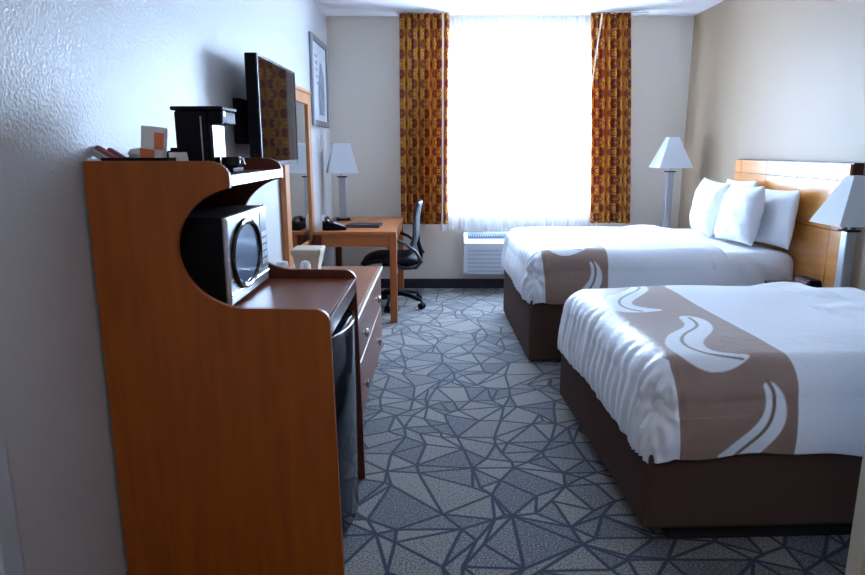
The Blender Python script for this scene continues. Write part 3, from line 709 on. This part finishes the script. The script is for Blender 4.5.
def cloth_point(S, Tt, x0, x1, y0, y1, zt, R, bulge=0.02, headround=False):
    """drape: (S,Tt) flat cloth coordinates -> 3D around a rounded box"""
    cx = np.clip(S, x0+R, x1-R if headround else 99); cy = np.clip(Tt, y0+R, y1-R)
    dx, dy = S-cx, Tt-cy
    de = np.hypot(dx, dy)+1e-9
    dm = (np.abs(dx)**5+np.abs(dy)**5)**0.2
    ux, uy = dx/de, dy/de
    arc = R*PI/2
    th = np.clip(dm/R, 0, PI/2)
    out = R*np.sin(th); z = zt-R*(1-np.cos(th))
    drop = np.clip(dm-arc, 0, None)
    out = out+bulge*np.sin(np.clip(drop/0.22, 0, 1)*PI*0.8); z = z-drop
    X = cx+ux*out; Y = cy+uy*out
    return X, Y, z, ux, uy, drop, dm
def bed(ox, oy, up, BX1, BY1, rz, seed, label):
    rz = math.radians(rz); c_ = Vector((0.72, 2.06, 0)); c_ = c_-Matrix.Rotation(rz, 3, 'Z') @ c_
    t = thing('bed', label, 'bed', (ox+c_.x, oy+c_.y, 0), rz, 'double beds with white covers')
    BZ = 0.69+up
    R = 0.125; hem = 0.365+up
    dropL = BZ-R-hem; ext = R*PI/2-R+dropL          # how far the cloth runs past the box edge
    xs = np.concatenate([np.arange(BX0-ext, 0.78, 0.007), np.arange(0.78, 1.245, 0.0042), np.arange(1.245, 1.95, 0.018)])
    ys = np.concatenate([np.arange(BY0-ext, BY0+0.9, 0.0052), np.arange(BY0+0.9, BY1+0.02, 0.0085), np.arange(BY1+0.02, BY1+ext+.004, 0.02)])
    S, Tt = np.meshgrid(xs, ys, indexing='ij')
    X, Y, Z_, ux, uy, drop, dm = cloth_point(S, Tt, BX0, 9, BY0, BY1, BZ, R)
    rs = np.random.RandomState(seed)
    # crown, soft lumps, folds hanging at the foot, gathers round the corners
    inx = np.clip((X-BX0)/0.4, 0, 1)*np.clip((Y-BY0)/0.3, 0, 1)*np.clip((BY1-Y)/0.3, 0, 1)
    Z_ = Z_+0.012*inx
    for _ in range(26):
        kx, ky = rs.uniform(-9, 9), rs.uniform(-9, 9); p = rs.uniform(0, 6.28)
        Z_ = Z_+0.0011*np.sin(kx*S+ky*Tt+p)*(dm < 0.25)
    foot = np.clip(-ux, 0, 1)*np.clip((dm-0.02)/0.12, 0, 1)
    nearcorner = np.exp(-((Tt-BY0)/0.34)**2)+0.6*np.exp(-((Tt-BY1)/0.3)**2)
    f = (0.5+0.5*nearcorner)*foot
    wave = np.zeros_like(S)
    for _ in range(7):
        k = rs.uniform(38, 105); p = rs.uniform(0, 6.28); sl_ = rs.uniform(-6, 6)
        wave += np.sin(k*Tt+sl_*S*3+p+0.8*np.sin(5*Tt+p))/7
    corner = np.clip(-ux, 0, 1)*np.clip(-uy, 0, 1)*2*np.clip((dm-0.06)/0.1, 0, 1)
    ang = np.arctan2(-uy, -ux+1e-6)
    puck = np.sin(ang*13+dm*16)*0.55+np.sin(ang*21-dm*30)*0.35
    rose = np.exp(-((dm-0.24)/0.07)**2)
    amp = 0.017*f*wave+corner*(0.013*puck-0.020*rose*0.7+0.015)
    tuck = corner*(uy < 0)*np.exp(-((dm-0.235)/0.035)**2-((ang-0.80)/0.30)**2)
    rr = np.hypot((dm-0.235)/0.05, (ang-0.80)/0.35); th_ = np.arctan2((dm-0.235)/0.05, (ang-0.80)/0.35)
    amp = amp-0.045*tuck+0.010*corner*(uy < 0)*np.sin(7*th_)*np.exp(-((rr-1.3)/0.7)**2)
    side = np.clip(-uy, 0, 1)*np.clip((dm-0.1)/0.1, 0, 1)*np.clip(1+ux, 0, 1)
    amp = amp+side*0.0035*np.sin(7*S+2)+side*0.0022*np.sin(19*S+rs.uniform(0, 6))
    X = X+ux*amp; Y = Y+uy*amp
    Z_ = Z_+np.where(drop > 0, 0.010*np.sin(6.5*S+5*Tt+seed)+0.004*np.sin(21*S+13*Tt), 0)*np.clip(drop/0.15, 0, 1)
    # printed band
    brown = np.array(lin((146, 118, 106))); white = np.array(lin((232, 236, 244))); thread = np.array(lin((120, 98, 88)))
    C = np.tile(white, S.shape+(1,))
    # S runs along the bed; Tv is the same for the drop side, measured down from the edge
    onside = (Tt < BY0+R-R*PI/4)
    vz = 0.69-R-(BY0+R-R*PI/2-Tt)                      # height on the hanging side
    def cover_mix(C, k, col):
        k = np.clip(k, 0, 1)[..., None]; return C*(1-k)+col*k
    def edge(X_, Y_, poly):      # soft-edged inside test, 3 mm wide
        return 0.5+np.where(inside(X_, Y_, poly), 1, -1)*dist(X_, Y_, poly+[poly[0]])/0.004
    bandk = 0.5+(0.216-np.abs(S-1.011))/0.004; Sw = S-0.014
    C = cover_mix(C, bandk, brown); band = bandk > 0
    Yt = Tt
    for P_, L_ in ((farP, farL), (midP, midL)):
        P2 = smoothpoly(P_); L2 = smoothpoly(L_, 2, False)
        ek = edge(Sw, Yt, P2)*(~onside); C = cover_mix(C, ek, white)
        C = cover_mix(C, np.clip(0.5+(0.0065-dist(Sw, Yt, L2))/0.004, 0, 1)*np.clip(ek, 0, 1)*(~onside), thread)
    P2 = smoothpoly(nearP); L2 = smoothpoly(nearL, 2, False)
    C = cover_mix(C, edge(Sw, vz, P2)*onside, white)
    C = cover_mix(C, np.clip(0.5+(0.0065-dist(Sw, vz, L2))/0.004, 0, 1)*onside, thread)
    # seam rows along the band edges
    P3 = np.stack([X, Y, Z_], -1)
    cov = grid_obj('bed_cover', P3, M['cover'], t, cols=C)
    sol = cov.modifiers.new('thick', 'SOLIDIFY'); sol.thickness = 0.010; sol.offset = -1
    cov['label'] = 'white bed cover with a brown band of white swooshes'
    # fitted sheet over the mattress, seen at the head end
    xs2 = np.concatenate([np.arange(1.90, BX1-R, 0.03), np.arange(BX1-R, BX1+0.20, 0.010)]); ys2 = np.arange(BY0-0.20, BY1+0.205, 0.012)
    S2, T2 = np.meshgrid(xs2, ys2, indexing='ij')
    X2, Y2, Z2, u2, v2, dr2, dm2 = cloth_point(S2, T2, 0, BX1, BY0-0.004, BY1-0.012, BZ-0.012, 0.085, 0.004, True)
    w2 = (0.008*np.sin(26*S2+30*T2+1.5*np.sin(9*S2))+0.004*np.sin(60*S2+50*T2))*np.clip(-v2, 0, 1)*np.clip((dm2-.05)/.1, 0, 1)
    sh = grid_obj('fitted_sheet', np.stack([X2, Y2+w2*v2, Z2], -1), M['linen'], t)
    sol = sh.modifiers.new('thick', 'SOLIDIFY'); sol.thickness = 0.006; sol.offset = -1
    # folded-over upper edge of the cover
    xs3 = np.arange(1.72, 1.985, 0.012); ys3 = np.arange(BY0-ext, BY1+ext, 0.014)
    S3, T3 = np.meshgrid(xs3, ys3, indexing='ij')
    k3 = np.clip((S3-1.72)/0.18, 0, 1)
    X3, Y3, Z3, u3, v3, dr3, dm3 = cloth_point(S3, T3, -9, 9, BY0+0.006-0.016*k3, BY1-0.006+0.016*k3, BZ+0.002+0.016*k3, R, 0.02)
    Z3 = Z3+0.006*np.sin(S3*12+T3*9)*(dm3 < .2)+0.004*np.sin(23*T3)
    X3 = X3+0.02*np.sin(6*T3+seed)
    fo_ = grid_obj('folded_edge', np.stack([X3, Y3, Z3], -1), M['linen'], t)
    sol = fo_.modifiers.new('thick', 'SOLIDIFY'); sol.thickness = 0.014; sol.offset = -1
    MB().box((BX0+0.03, BY0+0.03, 0.373+up), (BX1-0.02, BY1-0.03, BZ-0.08), 0.05, 4).build('mattress', M['linen'], t, smooth=True)
    MB().box((BX0+0.015, BY0+0.015, 0.075-up), (BX1-0.02, BY1-0.015, 0.372+up), 0.018, 3).build('box_spring_wrap', M['skirt'], t)
    MB().box((BX0+0.13, BY0+0.07, 0.0), (BX1-0.06, BY1-0.07, 0.10), 0.004).build('plinth', M['plinth'], t)
    return t
M['cover'] = attr_mat('printed_cotton_cover', 0.42, bump=(26, 0.22, 0.012), sheen=0.3, spec=0.48)
bed(0, 0, 0, 2.34, 3.40, 2.7, 4, 'nearest double bed, white cover with brown swoosh band, in the right foreground')
bed(-0.125, 2.045, 0.06, 2.46, 3.46, 1.4, 9, 'far double bed with white pillows and brown swoosh band, beneath the window curtain')

# headboard of the far bed, on the wall
hb = thing('headboard', 'honey-coloured panelled wooden headboard on the right wall behind the pillows', 'headboard', (0, 0, 0))
MB().box((2.352, 3.742, 0.44), (XR-0.001, 5.21, 1.318), 0.002).build('back_frame', M['dark_wood'], hb)
ycut = [3.75, 3.868, 4.290, 4.700, 5.095, 5.20]; zcut = [0.41, 0.925, 1.215, 1.312]
for i in range(5):
    for j in range(3):
        MB().box((2.338, ycut[i]+0.0025, zcut[j]+0.0025), (2.3515, ycut[i+1]-0.0025, zcut[j+1]-0.0025), 0.0015).build('panel', M['maple'], hb)

# pillows
def pillow_mesh(name, lx, lz, th, seed):
    rs = random.Random(seed); m_ = MB(); n = 36
    ph_ = [rs.uniform(0, 6.28) for _ in range(6)]
    for side in (1, -1):
        R = []
        for i in range(n+1):
            row = []
            for j in range(n+1):
                u = -1+2*i/n; v = -1+2*j/n
                pin = 1-0.045*(1-abs(v)**2.2)*abs(u)**3; pin2 = 1-0.055*(1-abs(u)**2.2)*abs(v)**3
                prof = (max(0, 1-abs(u)**3.2)*max(0, 1-abs(v)**3.2))**0.55
                wv = 0.05*math.sin(5*u+3*v+ph_[0])+0.04*math.sin(8*u-6*v+ph_[1])+0.03*math.sin(14*v+4*u+ph_[2])
                y = th*prof*(1+wv)*side
                row.append(m_.bm.verts.new((u*lx*pin, y+0.012*math.sin(2*u+ph_[3])*v, v*lz*pin2)))
            R.append(row)
        for i in range(n):
            for j in range(n): m_.bm.faces.new((R[i][j], R[i+1][j], R[i+1][j+1], R[i][j+1]))
    bmesh.ops.remove_doubles(m_.bm, verts=m_.bm.verts, dist=0.0003)
    return m_
def pillow(label, x, y, z, lean, twist, lx=0.31, lz=0.20, th=0.085, seed=1, roll=0):
    m_ = pillow_mesh('pillow', lx, lz, th, seed)
    # local: width along X, thickness Y, height Z -> width along world Y, leaning back towards +X
    mtx = Matrix.Rotation(twist, 4, 'Z') @ Matrix.Rotation(PI/2, 4, 'Z') @ Matrix.Rotation(lean, 4, 'X') @ Matrix.Rotation(roll, 4, 'Y') @ Matrix.Translation((0, 0, lz*0.93))
    bmesh.ops.transform(m_.bm, matrix=mtx, verts=m_.bm.verts)
    o = m_.build('pillow', M['linen'], None, (x, y, z), smooth='all')
    return tag(o, label, 'pillow', 'white pillows on the far bed')
pillow('plump white pillow leaning in front, nearest the camera on the far bed', 2.055, 4.50, 0.775, 0.20, 0.03, 0.24, 0.198, 0.082, 3, 0.04)
pillow('white pillow leaning in front on the window side of the far bed', 2.035, 5.01, 0.775, 0.22, -0.03, 0.235, 0.205, 0.082, 5, -0.04)
pillow('white pillow directly against the headboard, nearer the bedside table', 2.230, 4.38, 0.772, 0.15, 0.0, 0.27, 0.190, 0.052, 8, 0.03)
pillow('white pillow against the headboard, only its tip showing between the front pillows', 2.230, 4.95, 0.772, 0.15, 0.0, 0.27, 0.208, 0.052, 11, 0.02)

# ------------------------------------------------------------------ nightstands, lamps, clock
def nightstand(label, x0, x1, y0, y1, zt):
    t = thing('nightstand', label, 'nightstand', (x0, y0, 0), 0, 'dark nightstands by the beds')
    W_, D_ = x1-x0, y1-y0
    MB().box((0, 0, zt-0.025), (W_, D_, zt), 0.004).build('table_top', M['dark_wood'], t)
    MB().box((0.02, 0.015, 0.10), (W_-0.01, D_-0.015, zt-0.0255), 0.003).build('carcass', M['dark_wood'], t)
    d = MB().box((0.004, 0.03, zt-0.20), (0.0195, D_-0.03, zt-0.04), 0.003).build('drawer', M['cherry_dark'], t)
    MB().lathe([(0.006, 0), (0.006, -0.012), (0.016, -0.016), (0.012, -0.026), (0.002, -0.027)], (0.0035, D_/2, zt-0.12), 16, 'X').build('knob', M['chrome'], d, smooth=True)
    for a_ in (0.04, W_-0.05):
        for b_ in (0.04, D_-0.04): MB().box((a_-0.02, b_-0.02, 0), (a_+0.02, b_+0.02, 0.0995), 0.002).build('leg', M['dark_wood'], t)
    return t
nightstand('dark wood nightstand squeezed between the two beds', 2.05, 2.33, 3.49, 4.00, 0.59)
nightstand('dark wood nightstand in the corner beyond the far bed', 1.90, 2.385, 5.76, 6.24, 0.64)
lamp('table_lamp', 'white square-shaded lamp with metal column in the corner right of the window', (2.115, 6.0, 0.641), 0.545, 0.058, 0.150, 0.30, 0.268, 0, 0.06)
lamp('table_lamp', 'white square-shaded lamp beside the headboard, cut off by the right picture edge', (2.258, 3.560, 0.591), 0.362, 0.056, 0.145, 0.24, 0.262, 0, 0.055)
ck = thing('alarm_clock', 'small dark red and black clock on the nightstand between the beds', 'clock', (2.22, 3.82, 0.591))
MB().prism([(-0.05, 0), (0.045, 0), (0.03, 0.05), (-0.035, 0.05)], -0.08, 0.08, 'Y', 0.006).build('clock_case', M['black'], ck)
MB().box((-0.0515, -0.065, 0.010), (-0.046, 0.065, 0.038), 0.001, rot=Matrix.Rotation(math.radians(14), 3, 'Y'), piv=(-0.05, 0, 0.01)).build('clock_face', M['red_glow'], ck)
